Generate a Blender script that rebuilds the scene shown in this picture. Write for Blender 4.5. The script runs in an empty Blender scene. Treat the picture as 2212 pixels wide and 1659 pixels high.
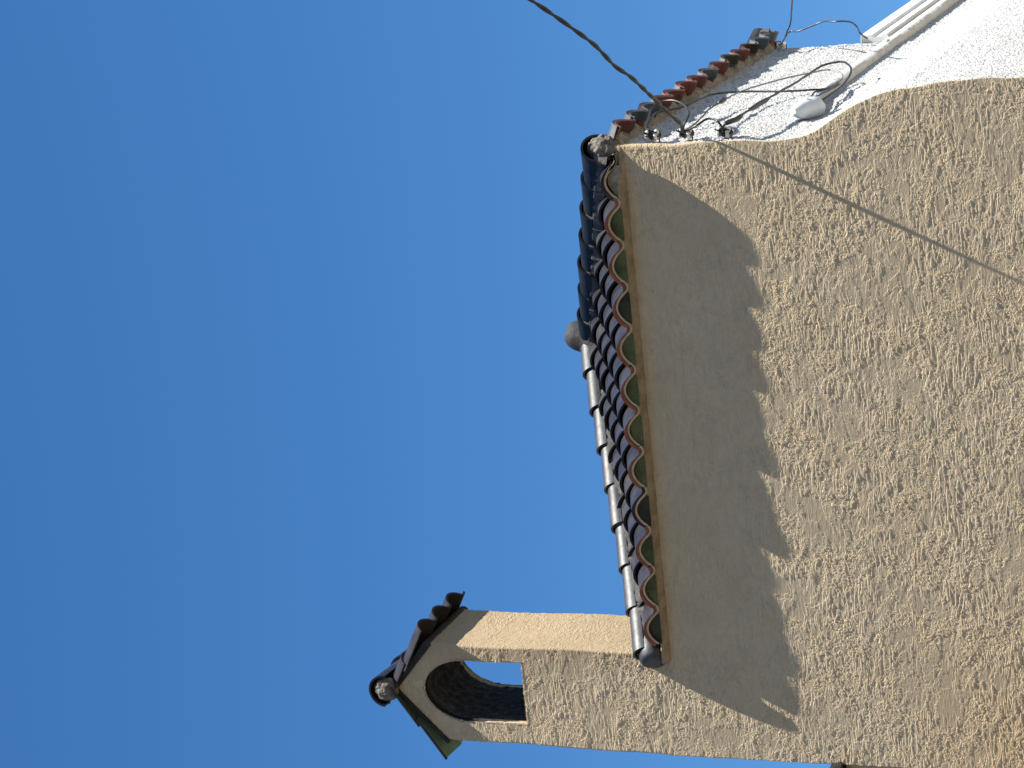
import bpy, bmesh, math, random
import numpy as np
from mathutils import Vector, Matrix, noise as mnoise

rad = math.radians
random.seed(7)
C = bpy.context.scene.collection
scene = bpy.context.scene

# ------------------------------------------------------------------ camera
H = 6.49                      # height of the wall head above the ground; everything on the house is measured from it
PITCH, YAW = rad(21.5), rad(16.2)
Rv = Vector((math.cos(YAW), math.sin(YAW), 0))
Uv = Vector((math.sin(YAW)*math.sin(PITCH), -math.cos(YAW)*math.sin(PITCH), math.cos(PITCH)))
Fv = Vector((-math.sin(YAW)*math.cos(PITCH), math.cos(YAW)*math.cos(PITCH), math.sin(PITCH)))
cam_data = bpy.data.cameras.new('camera')
cam = bpy.data.objects.new('camera', cam_data)
C.objects.link(cam)
# the phone was held turned by a quarter: the picture's left edge is up
m3 = Matrix(((-Uv.x, Rv.x, -Fv.x), (-Uv.y, Rv.y, -Fv.y), (-Uv.z, Rv.z, -Fv.z)))
cam.matrix_world = Matrix.Translation((2.6173, -13.7972, H-4.8927)) @ m3.to_4x4()
cam_data.sensor_width = 36
cam_data.lens = 5700/2212*36
cam_data.clip_start = 0.1
cam_data.clip_end = 3000
scene.camera = cam

# ------------------------------------------------------------------ light
KX, KZ = 4.50, 8.00           # how far sunlight runs sideways / down the front wall per metre of overhang
sun_az_x = math.atan(KX)
SUN_EL = math.atan(KZ*math.cos(sun_az_x))
sdir = Vector((math.sin(sun_az_x)*math.cos(SUN_EL), -math.cos(sun_az_x)*math.cos(SUN_EL), math.sin(SUN_EL)))
sl = bpy.data.lights.new('sun', 'SUN')
sl.energy = 5.0
sl.angle = rad(0.53)
sl.color = (1.0, 0.95, 0.87)
so = bpy.data.objects.new('sun', sl)
C.objects.link(so)
so.rotation_euler = sdir.to_track_quat('Z', 'Y').to_euler()
so.location = (6, -6, 20)

world = bpy.data.worlds.new("World")
scene.world = world
world.use_nodes = True
wn = world.node_tree
wn.nodes.clear()
wo = wn.nodes.new('ShaderNodeOutputWorld')
bg = wn.nodes.new('ShaderNodeBackground')
sky = wn.nodes.new('ShaderNodeTexSky')
sky.sky_type = 'NISHITA'
sky.sun_disc = False
sky.sun_elevation = SUN_EL
sky.sun_rotation = math.atan2(sdir.x, sdir.y)
sky.altitude = 300
sky.air_density = 1.0
sky.dust_density = 0.0
sky.ozone_density = 6.0
bg.inputs['Strength'].default_value = 0.058
hs = wn.nodes.new('ShaderNodeHueSaturation')
hs.inputs['Saturation'].default_value = 1.20
wn.links.new(sky.outputs[0], hs.inputs['Color'])
wn.links.new(hs.outputs[0], bg.inputs[0])
wn.links.new(bg.outputs[0], wo.inputs[0])

scene.view_settings.view_transform = 'Standard'
scene.view_settings.look = 'None'
scene.view_settings.gamma = 1
scene.view_settings.use_curve_mapping = False
scene.view_settings.exposure = 1.40

# ------------------------------------------------------------------ helpers
def nodes_of(name):
    m = bpy.data.materials.new(name)
    m.use_nodes = True
    nt = m.node_tree
    b = nt.nodes['Principled BSDF']
    return m, nt, b, nt.nodes['Material Output']

def N(nt, t, **kw):
    n = nt.nodes.new(t)
    for k, v in kw.items():
        if k.startswith('i_'):
            n.inputs[int(k[2:]) if k[2:].isdigit() else k[2:].replace('_', ' ')].default_value = v
        else:
            setattr(n, k, v)
    return n

def math_n(nt, op, a, b=None, c=None, clamp=False):
    n = nt.nodes.new('ShaderNodeMath')
    n.operation = op
    n.use_clamp = clamp
    for i, v in enumerate((a, b, c)):
        if v is None: continue
        if isinstance(v, (int, float)): n.inputs[i].default_value = v
        else: nt.links.new(v, n.inputs[i])
    return n.outputs[0]

def smooth(nt, v, lo, hi):
    n = nt.nodes.new('ShaderNodeMapRange')
    n.interpolation_type = 'SMOOTHSTEP'
    nt.links.new(v, n.inputs[0])
    n.inputs[1].default_value = lo
    n.inputs[2].default_value = hi
    return n.outputs[0]

def tex_noise(nt, vec, scale, detail=2, rough=.5, dist=0.0, stretch=None, off=(0, 0, 0)):
    if stretch or off != (0, 0, 0):
        mp = nt.nodes.new('ShaderNodeMapping')
        mp.inputs['Scale'].default_value = stretch or (1, 1, 1)
        mp.inputs['Location'].default_value = off
        nt.links.new(vec, mp.inputs[0])
        vec = mp.outputs[0]
    n = nt.nodes.new('ShaderNodeTexNoise')
    n.inputs['Scale'].default_value = scale
    n.inputs['Detail'].default_value = detail
    n.inputs['Roughness'].default_value = rough
    n.inputs['Distortion'].default_value = dist
    nt.links.new(vec, n.inputs['Vector'])
    return n.outputs[0]

def mix_col(nt, fac, a, b):
    n = nt.nodes.new('ShaderNodeMix')
    n.data_type = 'RGBA'
    if isinstance(fac, (int, float)): n.inputs[0].default_value = fac
    else: nt.links.new(fac, n.inputs[0])
    for i, v in ((6, a), (7, b)):
        if isinstance(v, tuple): n.inputs[i].default_value = (*v, 1) if len(v) == 3 else v
        else: nt.links.new(v, n.inputs[i])
    return n.outputs[2]

def stucco(name, col, amp, kind='brush', stain=False):
    m, nt, b, out = nodes_of(name)
    tc = N(nt, 'ShaderNodeTexCoord')
    v = tc.outputs['Object']
    if kind == 'brush':
        big = tex_noise(nt, v, 3.0, 3, .6, .5)
        mask = smooth(nt, big, .38, .52)
        gate = smooth(nt, tex_noise(nt, v, 4.5, 3, .6, .5, (1, 1, 1), (1, 8, 3)), .46, .54)
        # trowel strokes lying along the wall
        def ridge_of(scale, det, dist, stretch, off, w0, w1):
            n_ = tex_noise(nt, v, scale, det, .55, dist, stretch, off)
            return math_n(nt, 'SUBTRACT', 1.0, smooth(nt, math_n(nt, 'ABSOLUTE', math_n(nt, 'SUBTRACT', n_, .5)), w0, w1))
        strokes = ridge_of(40, 1.5, .55, (.17, .4, 1), (0, 0, 0), .02, .10)
        curls = ridge_of(25, 2.0, 1.6, (.65, .8, 1), (3.1, 1.7, 9.2), .012, .055)
        crumbs = smooth(nt, tex_noise(nt, v, 46, 2, .55, .6, (.6, .8, 1), (7, 2, 5)), .54, .61)
        plate = smooth(nt, tex_noise(nt, v, 8.5, 5, .62, .5, (.6, .8, 1), (4, 2, 6)), .505, .525)
        plate2 = smooth(nt, tex_noise(nt, v, 15, 4, .62, .5, (.5, .8, 1), (9, 5, 1)), .53, .555)
        streak = tex_noise(nt, v, 120, 2, .5, .2, (.10, .2, 1))
        fine = tex_noise(nt, v, 150, 2, .6)
        inv = math_n(nt, 'SUBTRACT', 1.0, gate)
        h = math_n(nt, 'MULTIPLY', math_n(nt, 'MULTIPLY', strokes, gate), .62)
        h = math_n(nt, 'MULTIPLY_ADD', math_n(nt, 'MULTIPLY', curls, math_n(nt, 'MULTIPLY_ADD', inv, .85, .15)), .62, h)
        h = math_n(nt, 'MULTIPLY_ADD', math_n(nt, 'MULTIPLY', crumbs, math_n(nt, 'MULTIPLY_ADD', inv, .6, .2)), .5, h)
        h = math_n(nt, 'MULTIPLY', h, math_n(nt, 'MULTIPLY_ADD', mask, .82, .18))
        h = math_n(nt, 'MULTIPLY_ADD', plate, .50, h)
        h = math_n(nt, 'MULTIPLY_ADD', plate2, .40, h)
        h = math_n(nt, 'MULTIPLY_ADD', streak, .26, h)
        h = math_n(nt, 'MULTIPLY_ADD', fine, .10, h)
    else:
        # roller-coat stucco: short worm-shaped pits
        wo_ = tex_noise(nt, v, 38, 1.2, .5, 1.6, (1, .8, 1))
        pit = math_n(nt, 'SUBTRACT', 1.0, smooth(nt, math_n(nt, 'ABSOLUTE', math_n(nt, 'SUBTRACT', wo_, .5)), .008, .05))
        gate = smooth(nt, tex_noise(nt, v, 34, 2, .5, .5, (1, 1, 1), (1, 8, 3)), .47, .55)
        blob = smooth(nt, tex_noise(nt, v, 52, 2, .5, .6, (1, 1, 1), (7, 2, 5)), .40, .62)
        fine = tex_noise(nt, v, 150, 2, .6)
        h = math_n(nt, 'MULTIPLY', math_n(nt, 'MULTIPLY', pit, gate), -1.3)
        h = math_n(nt, 'MULTIPLY_ADD', blob, .55, h)
        h = math_n(nt, 'MULTIPLY_ADD', tex_noise(nt, v, 7, 2), .5, h)
        h = math_n(nt, 'MULTIPLY_ADD', fine, .15, h)
    if stain:   # relief weakened right under the eave, imitating how shade flattens it
        sp0 = N(nt, 'ShaderNodeSeparateXYZ'); nt.links.new(v, sp0.inputs[0])
        zz = math_n(nt, 'MULTIPLY_ADD', tex_noise(nt, v, 2.3, 2), .5, sp0.outputs[2])
        up = smooth(nt, zz, -.55, -.05)
        inx = math_n(nt, 'MULTIPLY', smooth(nt, sp0.outputs[0], -.35, -.7), smooth(nt, sp0.outputs[0], -3.15, -2.95))
        calm = math_n(nt, 'MULTIPLY', math_n(nt, 'MULTIPLY', up, inx), .3)
        h = math_n(nt, 'MULTIPLY', h, math_n(nt, 'SUBTRACT', 1.0, calm))
    d = N(nt, 'ShaderNodeDisplacement')
    d.inputs['Scale'].default_value = amp
    d.inputs['Midlevel'].default_value = .3
    nt.links.new(h, d.inputs['Height'])
    nt.links.new(d.outputs[0], out.inputs['Displacement'])
    m.displacement_method = 'BOTH'
    # colour: slight mottling of the paint
    c = mix_col(nt, smooth(nt, tex_noise(nt, v, 1.7, 4, .6), .35, .7), col, tuple(x*y for x, y in zip(col, (.93, .91, .87))))
    c = mix_col(nt, math_n(nt, 'MULTIPLY', smooth(nt, tex_noise(nt, v, 26, 5, .7, .3, (.7, .8, 1), (2, 2, 2)), .42, .62), .85), c, tuple(x*y for x, y in zip(col, (.86, .87, .88))))
    c = mix_col(nt, math_n(nt, 'MULTIPLY', smooth(nt, tex_noise(nt, v, 85, 3, .65), .48, .66), .45), c, tuple(x*.86 for x in col))
    if stain:
        sp = N(nt, 'ShaderNodeSeparateXYZ'); nt.links.new(v, sp.inputs[0])
        z = math_n(nt, 'MULTIPLY_ADD', tex_noise(nt, v, 9, 3, .6, 0, (1, 1, .5)), .10, sp.outputs[2])
        f = math_n(nt, 'MULTIPLY', smooth(nt, z, -.06, .05), smooth(nt, sp.outputs[0], -3.25, -3.0))
        c = mix_col(nt, math_n(nt, 'MULTIPLY', f, .4), c, (.20, .13, .065))
        # colour turns warmer, towards ochre, low on the left
        wx = math_n(nt, 'MULTIPLY', smooth(nt, sp.outputs[0], -2.1, -3.9), smooth(nt, sp.outputs[2], -1.15, -2.3))
        c = mix_col(nt, math_n(nt, 'MULTIPLY', wx, .65), c, (.42, .285, .15))
    nt.links.new(c, b.inputs['Base Color'])
    b.inputs['Roughness'].default_value = .92
    b.inputs['Specular IOR Level'].default_value = .15
    return m

def plain(name, col, rough=.6, bump=0.0, bscale=60, vary=.15, metal=0.0, coat=0.0, spec=.5, col2=None, vscale=12, bdetail=4):
    m, nt, b, out = nodes_of(name)
    tc = N(nt, 'ShaderNodeTexCoord')
    v = tc.outputs['Object']
    c2 = col2 or tuple(max(0, x*(1-vary*2)) for x in col)
    c = mix_col(nt, smooth(nt, tex_noise(nt, v, vscale, 5, .65), .38, .66), col, c2)
    nt.links.new(c, b.inputs['Base Color'])
    b.inputs['Metallic'].default_value = metal
    b.inputs['Coat Weight'].default_value = coat
    b.inputs['Coat Roughness'].default_value = .12
    b.inputs['Specular IOR Level'].default_value = spec
    r = math_n(nt, 'MULTIPLY_ADD', tex_noise(nt, v, vscale*2.3, 4, .6), .25, rough-.12, clamp=True)
    nt.links.new(r, b.inputs['Roughness'])
    if bump:
        bp = N(nt, 'ShaderNodeBump')
        bp.inputs['Strength'].default_value = 1
        bp.inputs['Distance'].default_value = bump
        nt.links.new(tex_noise(nt, v, bscale, bdetail, .6), bp.inputs['Height'])
        nt.links.new(bp.outputs[0], b.inputs['Normal'])
    return m

def finish(o, name, label=None, cat=None, group=None, kind=None, parent=None):
    o.name = name
    if label: o['label'] = label
    if cat: o['category'] = cat
    if group: o['group'] = group
    if kind: o['kind'] = kind
    if parent: o.parent = parent
    return o

def link_mesh(name, me, mats, parent=None, **kw):
    for m in (mats if isinstance(mats, (list, tuple)) else [mats]): me.materials.append(m)
    o = bpy.data.objects.new(name, me)
    C.objects.link(o)
    return finish(o, name, parent=parent, **kw)

def link_bm(name, bm, mats, parent=None, smooth_f=True, sharp=38, **kw):
    me = bpy.data.meshes.new(name)
    bm.normal_update()
    bm.to_mesh(me)
    bm.free()
    if smooth_f:
        for p in me.polygons: p.use_smooth = True
        me.set_sharp_from_angle(angle=rad(sharp))
    return link_mesh(name, me, mats, parent, **kw)

def grid_mesh(name, P, keep=None):
    """P: array (rows, cols, 3) of points; keep: bool array (rows-1, cols-1)"""
    r, c, _ = P.shape
    idx = np.arange(r*c).reshape(r, c)
    q = np.stack([idx[:-1, :-1], idx[:-1, 1:], idx[1:, 1:], idx[1:, :-1]], -1).reshape(-1, 4)
    if keep is not None: q = q[keep.reshape(-1)]
    used = np.unique(q)
    remap = -np.ones(r*c, int)
    remap[used] = np.arange(len(used))
    q = remap[q]
    V = P.reshape(-1, 3)[used]
    me = bpy.data.meshes.new(name)
    me.vertices.add(len(V)); me.vertices.foreach_set('co', V.astype(np.float32).ravel())
    me.loops.add(len(q)*4); me.loops.foreach_set('vertex_index', q.astype(np.int32).ravel())
    me.polygons.add(len(q)); me.polygons.foreach_set('loop_start', np.arange(0, len(q)*4, 4, dtype=np.int32))
    me.update(calc_edges=True)
    me.polygons.foreach_set('use_smooth', np.ones(len(q), bool))
    me.validate()
    return me

def tube_bm(bm, pts, r, seg=8, caps=True, radii=None):
    pts = [Vector(p) for p in pts]
    n = len(pts)
    rings = []
    up = None
    for i, p in enumerate(pts):
        t = (pts[min(i+1, n-1)] - pts[max(i-1, 0)]).normalized()
        if up is None:
            up = t.orthogonal().normalized()
        up = (up - t*up.dot(t)).normalized()
        s = t.cross(up)
        rr = radii[i] if radii else r
        rings.append([bm.verts.new(p + (up*math.cos(a) + s*math.sin(a))*rr) for a in (2*math.pi*k/seg for k in range(seg))])
    for a, b in zip(rings, rings[1:]):
        for k in range(seg):
            bm.faces.new((a[k], a[(k+1) % seg], b[(k+1) % seg], b[k]))
    if caps:
        bm.faces.new(rings[0][::-1]); bm.faces.new(rings[-1])

def spline(pts, sub=8):
    """Catmull-Rom through the points"""
    P = [Vector(p) for p in pts]
    P = [P[0]*2-P[1]] + P + [P[-1]*2-P[-2]]
    out = []
    for i in range(1, len(P)-2):
        for k in range(sub):
            t = k/sub
            a, b, c, d = P[i-1:i+3]
            out.append(.5*((2*b) + (c-a)*t + (2*a-5*b+4*c-d)*t*t + (3*b-a-3*c+d)*t**3))
    out.append(P[-2])
    return out

def box_bm(bm, x0, x1, y0, y1, z0, z1, bev=0.0):
    vs = [bm.verts.new((x, y, z)) for z in (z0, z1) for y in (y0, y1) for x in (x0, x1)]
    fs = [(0, 2, 3, 1), (4, 5, 7, 6), (0, 1, 5, 4), (2, 6, 7, 3), (0, 4, 6, 2), (1, 3, 7, 5)]
    f = [bm.faces.new([vs[i] for i in q]) for q in fs]
    if bev:
        es = list({e for g in f for e in g.edges})
        bmesh.ops.bevel(bm, geom=es, offset=bev, segments=2, affect='EDGES')

def rough_up(bm, amp, freq, seed=0.0):
    for v in bm.verts:
        n = mnoise.noise_vector(v.co*freq + Vector((seed, seed, seed)))
        v.co += n*amp

def subdiv(bm, cuts=3):
    bmesh.ops.subdivide_edges(bm, edges=bm.edges[:], cuts=cuts, use_grid_fill=True)

# ------------------------------------------------------------------ materials
BEIGE = (.446, .358, .238)
M = {}
M['beige'] = stucco('beige_stucco', BEIGE, .0033, 'brush', True)
M['white'] = stucco('white_stucco', (.475, .484, .48), .0095, 'worm')
M['chim'] = M['beige']
M['glaze'] = plain('black_glazed_tile', (.008, .008, .012), .42, .0010, 25, .3, coat=.05, spec=.27, vscale=7, col2=(.024, .022, .027))
M['worn'] = plain('lichened_black_tile', (.011, .011, .012), .50, .002, 30, .3, spec=.27, vscale=26, col2=(.030, .029, .027))
M['glaze_grey'] = plain('grey_glazed_ridge', (.030, .032, .036), .50, .0018, 22, .3, coat=.08, spec=.42, vscale=9, col2=(.012, .013, .016))
M['navy'] = plain('navy_glazed_ridge', (.005, .009, .016), .55, .0012, 18, .3, coat=.0, spec=.14, vscale=8, col2=(.012, .016, .02))
M['clay'] = plain('orange_clay', (.22, .07, .028), .8, .001, 80, .2, vscale=20)
M['redclay'] = plain('red_clay', (.14, .035, .022), .75, .001, 60, .25, vscale=14)
M['slate'] = plain('blue_grey_tile', (.055, .07, .08), .55, .001, 50, .25, vscale=12)
M['rim'] = plain('tan_mortar_rim', (.38, .29, .19), .9, .002, 90, .15, vscale=25)
M['green'] = plain('green_glazed_underside', (.095, .100, .042), .8, .001, 20, .25, spec=.1, vscale=5)
M['dkgreen'] = plain('dark_green_underside', (.045, .045, .028), .8, .001, 20, .25, spec=.1, vscale=5)
M['mint'] = plain('pale_green_tile_underside', (.17, .27, .19), .5, .001, 20, .2, vscale=7, col2=(.11, .19, .13))
M['mortar'] = plain('grey_mortar', (.30, .27, .22), .95, .006, 45, .25, vscale=16)
M['plug'] = plain('dirty_mortar', (.15, .135, .11), .95, .007, 45, .25, vscale=14, col2=(.045, .04, .035))
M['blackclay'] = plain('black_fired_clay', (.010, .010, .011), .8, .001, 40, .3, vscale=12, col2=(.022, .018, .018))
M['dkmortar'] = plain('sooty_mortar', (.055, .052, .05), .95, .006, 40, .3, vscale=14, col2=(.09, .088, .083))
M['ledge'] = plain('eave_ledge_plaster', (.275, .225, .16), .92, .004, 50, .2, vscale=14, col2=(.19, .145, .095))
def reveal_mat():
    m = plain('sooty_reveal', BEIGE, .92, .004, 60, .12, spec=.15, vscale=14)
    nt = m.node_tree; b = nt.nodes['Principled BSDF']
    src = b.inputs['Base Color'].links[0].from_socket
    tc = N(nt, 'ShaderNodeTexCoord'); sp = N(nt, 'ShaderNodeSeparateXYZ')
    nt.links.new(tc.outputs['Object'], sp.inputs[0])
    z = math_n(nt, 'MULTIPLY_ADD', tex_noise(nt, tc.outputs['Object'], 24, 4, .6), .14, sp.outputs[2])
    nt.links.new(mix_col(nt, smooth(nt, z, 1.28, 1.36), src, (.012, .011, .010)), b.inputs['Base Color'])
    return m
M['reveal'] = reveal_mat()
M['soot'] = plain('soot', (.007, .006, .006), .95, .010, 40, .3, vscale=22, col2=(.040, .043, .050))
M['black'] = plain('black_cable_sheath', (.012, .012, .012), .45, 0, vary=.2, vscale=30)
M['greycable'] = plain('grey_cable_sheath', (.22, .22, .21), .6, 0, vary=.2, vscale=30)
M['dkgrey'] = plain('weathered_cable_sheath', (.03, .033, .033), .5, 0, vary=.2, vscale=30)
M['porc'] = plain('white_porcelain', (.72, .72, .70), .3, .0006, 30, .15, vscale=30, col2=(.45, .43, .40))
M['plastic'] = plain('white_plastic', (.56, .60, .63), .4, .0003, 14, .04, vscale=9)
M['fascia'] = plain('white_painted_fascia', (.66, .675, .66), .6, .001, 12, .05, vscale=4)
M['band'] = plain('cream_painted_band', (.58, .565, .51), .7, .0015, 16, .08, vscale=8)

# ------------------------------------------------------------------ ground
bm = bmesh.new()
vs = [bm.verts.new((x, y, 0)) for x, y in ((-600, -600), (600, -600), (600, 600), (-600, 600))]
bm.faces.new(vs)
M['ground'] = plain('pale_concrete_street', (.13, .105, .075), .9, .004, 8, .15, vscale=1.2)
link_bm('ground', bm, M['ground'], smooth_f=False, kind='structure')

# ------------------------------------------------------------------ the house
W, L = 3.09, 3.30             # the tower block's front and side
house = bpy.data.objects.new('house', None)
C.objects.link(house)
house.location = (0, 0, H)
finish(house, 'house', 'stucco house corner with beige front wall, white side wall, black glazed tiled roof and chimney', 'house')

def sstep(t):
    t = np.clip(t, 0, 1)
    return t*t*(3-2*t)

def corner_x(z):
    """the corner swells outwards below the tower"""
    zk = np.array([-9, -2.31, -1.94, -1.64, -1.50, -1.40, -1.28, -1.16, -1.08, -1.0, -.9, 0.0])
    xk = np.array([.30, .293, .285, .258, .222, .180, .108, .042, .014, .002, 0, 0])
    return np.interp(z, zk, xk)

def rows_z(top, fine_to, step, bottom=-H, n=14):
    a = np.arange(top, fine_to, -step)
    b = np.linspace(fine_to, bottom, n)
    return np.concatenate([a, b])

# front wall: from the left edge round the soft corner onto the side
rc = .014
xs = np.arange(-3.70, -rc, .0052)
xs_front = xs
arc = np.linspace(0, math.pi/2, 7)
path = [(x, 0.0, 0) for x in xs] + [(-rc+rc*math.sin(a), rc-rc*math.cos(a), 1) for a in arc] + [(0.0, y, 1) for y in np.arange(rc+.006, .040, .006)]
# a return on the left end so the wall has an edge
lpath = [(-3.70, y, 0) for y in np.arange(.30, .004, -.006)]
path = np.array(lpath + path)
zs = rows_z(0.0, -2.85, .0052)
PX = path[None, :, 0] + 0*zs[:, None]
# all of the wall left of the corner stretches with it only near the corner
wgt = sstep((path[:, 0]+1.2)/1.15)
PX = PX + wgt[None, :]*corner_x(zs)[:, None]
PY = path[None, :, 1] + 0*zs[:, None]
PZ = zs[:, None] + 0*path[None, :, 0]
# lower down the white paint comes right up to a sharper corner
isarc = (path[:, 2] > .5) & (path[:, 1] <= rc+1e-6)
shrink = 1 - .82*sstep((-zs-.40)/.15)
PX = np.where(isarc[None, :], PX + (1-shrink[:, None])*(0 - path[None, :, 0]), PX)
PY = np.where(path[None, :, 2] > .5, PY*shrink[:, None], PY)
# a slightly uneven hand-plastered corner line
PX = PX + wgt[None, :]*(.004*np.sin(zs*9+1) + .003*np.sin(zs*23))[:, None]
link_mesh('front_wall', grid_mesh('front_wall', np.stack([PX, PY, PZ], -1)[::-1]), M['beige'], house, label='rough beige stucco front wall in grazing sun')

# side wall
ys = np.concatenate([np.arange(.006, L, .0085), [L]])
zs2 = rows_z(0.0, -2.85, .0062)
PX = (-.007 + .008*sstep((-zs2-.36+.05*np.sin(zs2*31))/.10))[:, None] - (.016*np.exp(-np.maximum(ys-.004, 0)/.004))[None, :] + corner_x(zs2)[:, None] + (.004*np.sin(zs2*9+1) + .003*np.sin(zs2*23))[:, None]*np.exp(-ys/.15)[None, :]
PY = ys[None, :] + 0*PX
PZ = zs2[:, None] + 0*PX
link_mesh('side_wall', grid_mesh('side_wall', np.stack([PX, PY, PZ], -1)[::-1]), M['white'], house, label='white stucco side wall')
# return of the tower's far edge
ysb = np.linspace(0, 3.0, 90)
zs3 = np.arange(0, -.80, -.012)
P = np.stack([-.004-ysb[None, :]+0*zs3[:, None], L+0*ysb[None, :]+0*zs3[:, None], zs3[:, None]+0*ysb[None, :]], -1)
link_mesh('back_wall', grid_mesh('back_wall', P), M['white'], house)
# lower wing carrying on behind
ys = np.arange(L, 9.5, .012)
zs4 = rows_z(-.70, -2.85, .009)
PX = np.full((len(zs4), len(ys)), -.006) + corner_x(zs4)[:, None]
P = np.stack([PX, ys[None, :]+0*PX, zs4[:, None]+0*PX], -1)
link_mesh('wing_wall', grid_mesh('wing_wall', P[::-1]), M['white'], house, label='white stucco wall of the lower wing')

# remaining walls of the house, plain masonry behind the visible faces
bm = bmesh.new()
def quad(bm, *p): return bm.faces.new([bm.verts.new(q) for q in p])
quad(bm, (-3.70, .30, -H), (-3.70, .30, -1.2), (-3.70, 9.5, -1.2), (-3.70, 9.5, -H))
quad(bm, (-3.70, 9.5, -H), (-3.70, 9.5, -.7), (-.01, 9.5, -.7), (-.01, 9.5, -H))
quad(bm, (-W, .30, 0), (-W, .30, -1.2), (-W, L, -1.2), (-W, L, 0))
quad(bm, (-3.70, .30, -1.2), (-3.70, .30, 0), (-W, .30, 0), (-W, .30, -1.2))
quad(bm, (-3.70, .30, -1.2), (-W, .30, -1.2), (-W, 9.5, -1.2), (-3.70, 9.5, -1.2))
link_bm('rear_masonry', bm, M['chim'], house, smooth_f=False)

# lower wall to the left, level with the front
lz = -1.06
xs = np.arange(-5.6, -3.735, .011)
zs5 = rows_z(lz, -2.85, .009)
PX = xs[None, :]+0*zs5[:, None]
P = np.stack([PX, 0*PX-.004, zs5[:, None]+0*PX], -1)
link_mesh('left_wall', grid_mesh('left_wall', P[::-1]), M['beige'], house, label='beige stucco wall left of the tower')
bm = bmesh.new()
box_bm(bm, -5.6, -3.703, .01, .22, -H, lz-.01)
link_bm('left_wall_core', bm, M['chim'], house, smooth_f=False)

# ---- tiles
def s_profile(w, pitch_h=.070, n=18, ex=.85):
    """one S tile across: arch then trough"""
    pts = []
    for i in range(n+1):
        t = i/n
        if t < .80:
            h = pitch_h*(max(0, math.sin(math.pi*t/.80))**ex)
        else:
            h = -.010*math.sin(math.pi*(t-.80)/.20)
        pts.append(((t-.40)*w, h))
    return pts

def tile(bm, A, e, n, up, u, t0, length, w, lift0, lift1, thick, mats, ph=.070, front=.0, nprof=18, jit=0.0, ex=.85, plumb=0.0):
    """A: eave origin, e along the eave, n up the slope, up normal of slope; mats = (top, end, under)"""
    prof = s_profile(w, ph, nprof, ex)
    rows = []
    for t, lf in ((t0-front, lift0), (t0+length, lift1)):
        pb = plumb if t == t0-front else 0.0     # lean the end face back towards upright
        top = [bm.verts.new(A + e*(u+du+jit) + n*(t+pb*h) + up*(h+lf)) for du, h in prof]
        # the underside is offset along the profile's own normal
        bot = []
        for k, (du, h) in enumerate(prof):
            a = prof[max(k-1, 0)]; b = prof[min(k+1, len(prof)-1)]
            tx, tz = b[0]-a[0], b[1]-a[1]
            l = math.hypot(tx, tz)
            bot.append(bm.verts.new(A + e*(u+du+jit+tz/l*thick) + n*(t+pb*h) + up*(h+lf-tx/l*thick)))
        rows.append((top, bot))
    (t1, b1), (t2, b2) = rows
    for k in range(len(prof)-1):
        f = bm.faces.new((t1[k], t1[k+1], t2[k+1], t2[k])); f.material_index = mats[0]
        f = bm.faces.new((b1[k+1], b1[k], b2[k], b2[k+1])); f.material_index = mats[2]
        f = bm.faces.new((t1[k+1], t1[k], b1[k], b1[k+1])); f.material_index = mats[1]
    f = bm.faces.new((t1[0], t2[0], b2[0], b1[0])); f.material_index = mats[0]
    f = bm.faces.new((t1[-1], b1[-1], b2[-1], t2[-1])); f.material_index = mats[0]

TILEMATS = ['glaze', 'clay', 'green', 'dkgreen', 'rim', 'redclay', 'slate', 'mint', 'dkmortar', 'blackclay', 'worn']
TM = {k: i for i, k in enumerate(TILEMATS)}
apex = Vector((-1.56, 1.65, .80))
roof_bm_all = {}

def slope(name, A, e, inward, run, rise, us, rows, expo, w, clip, mat_fn, eave_fn, lip, ph=.070, sgn=0, ex=.85):
    """one tiled face; run/rise measured from the wall line to the apex"""
    ln = math.hypot(run, rise)
    n = Vector((inward.x*run/ln, inward.y*run/ln, rise/ln))
    up = e.cross(n)
    if up.z < 0: up = -up
    bm = bmesh.new()
    for r in range(rows):
        for u in us:
            t0 = -lip/(run/ln) + r*expo
            if r == 0:
                top, end, under, lin = eave_fn(u)
                j_ = random.uniform(-.006, .006)
                t0 += random.uniform(-.008, .006)
                tile(bm, A, e, n, up, u-.009*sgn, t0, expo+.05, w*1.02, .034, .004, .019, (TM[top], TM[end], TM[end]), ph, jit=j_, ex=ex, plumb=.22)
                tile(bm, A, e, n, up, u, t0, .055, w*1.0, .0145, .012, .0125, (TM[lin], TM[lin], TM[under]), ph, front=.005, ex=ex, plumb=.22)
            else:
                top, end, under = mat_fn(u)
                tile(bm, A, e, n, up, u, t0+random.uniform(-.008, .008), expo+.05, w*1.02, .036+random.uniform(-.002, .003), .004, .014,
                     (TM[top], TM[end], TM[under]), ph, jit=random.uniform(-.005, .005), ex=ex)
    for co, no in clip:
        bmesh.ops.bisect_plane(bm, geom=bm.verts[:]+bm.edges[:]+bm.faces[:], plane_co=co, plane_no=no, clear_outer=True)
    return bm, n, up

roof = None
# front hip face
corners = {'fr': Vector((.02, -.02, 0)), 'fl': Vector((-W-.03, -.10, 0)), 'br': Vector((.10, L+.08, 0)), 'bl': Vector((-W-.12, L+.10, 0))}
def vplane(c, keep_dir):
    """vertical plane through a corner and the apex; clears the side the normal points to"""
    d = (apex - c); d.z = 0
    nrm = Vector((d.y, -d.x, 0)).normalized()
    if nrm.dot(keep_dir) > 0: nrm = -nrm
    return (c, nrm)

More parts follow.
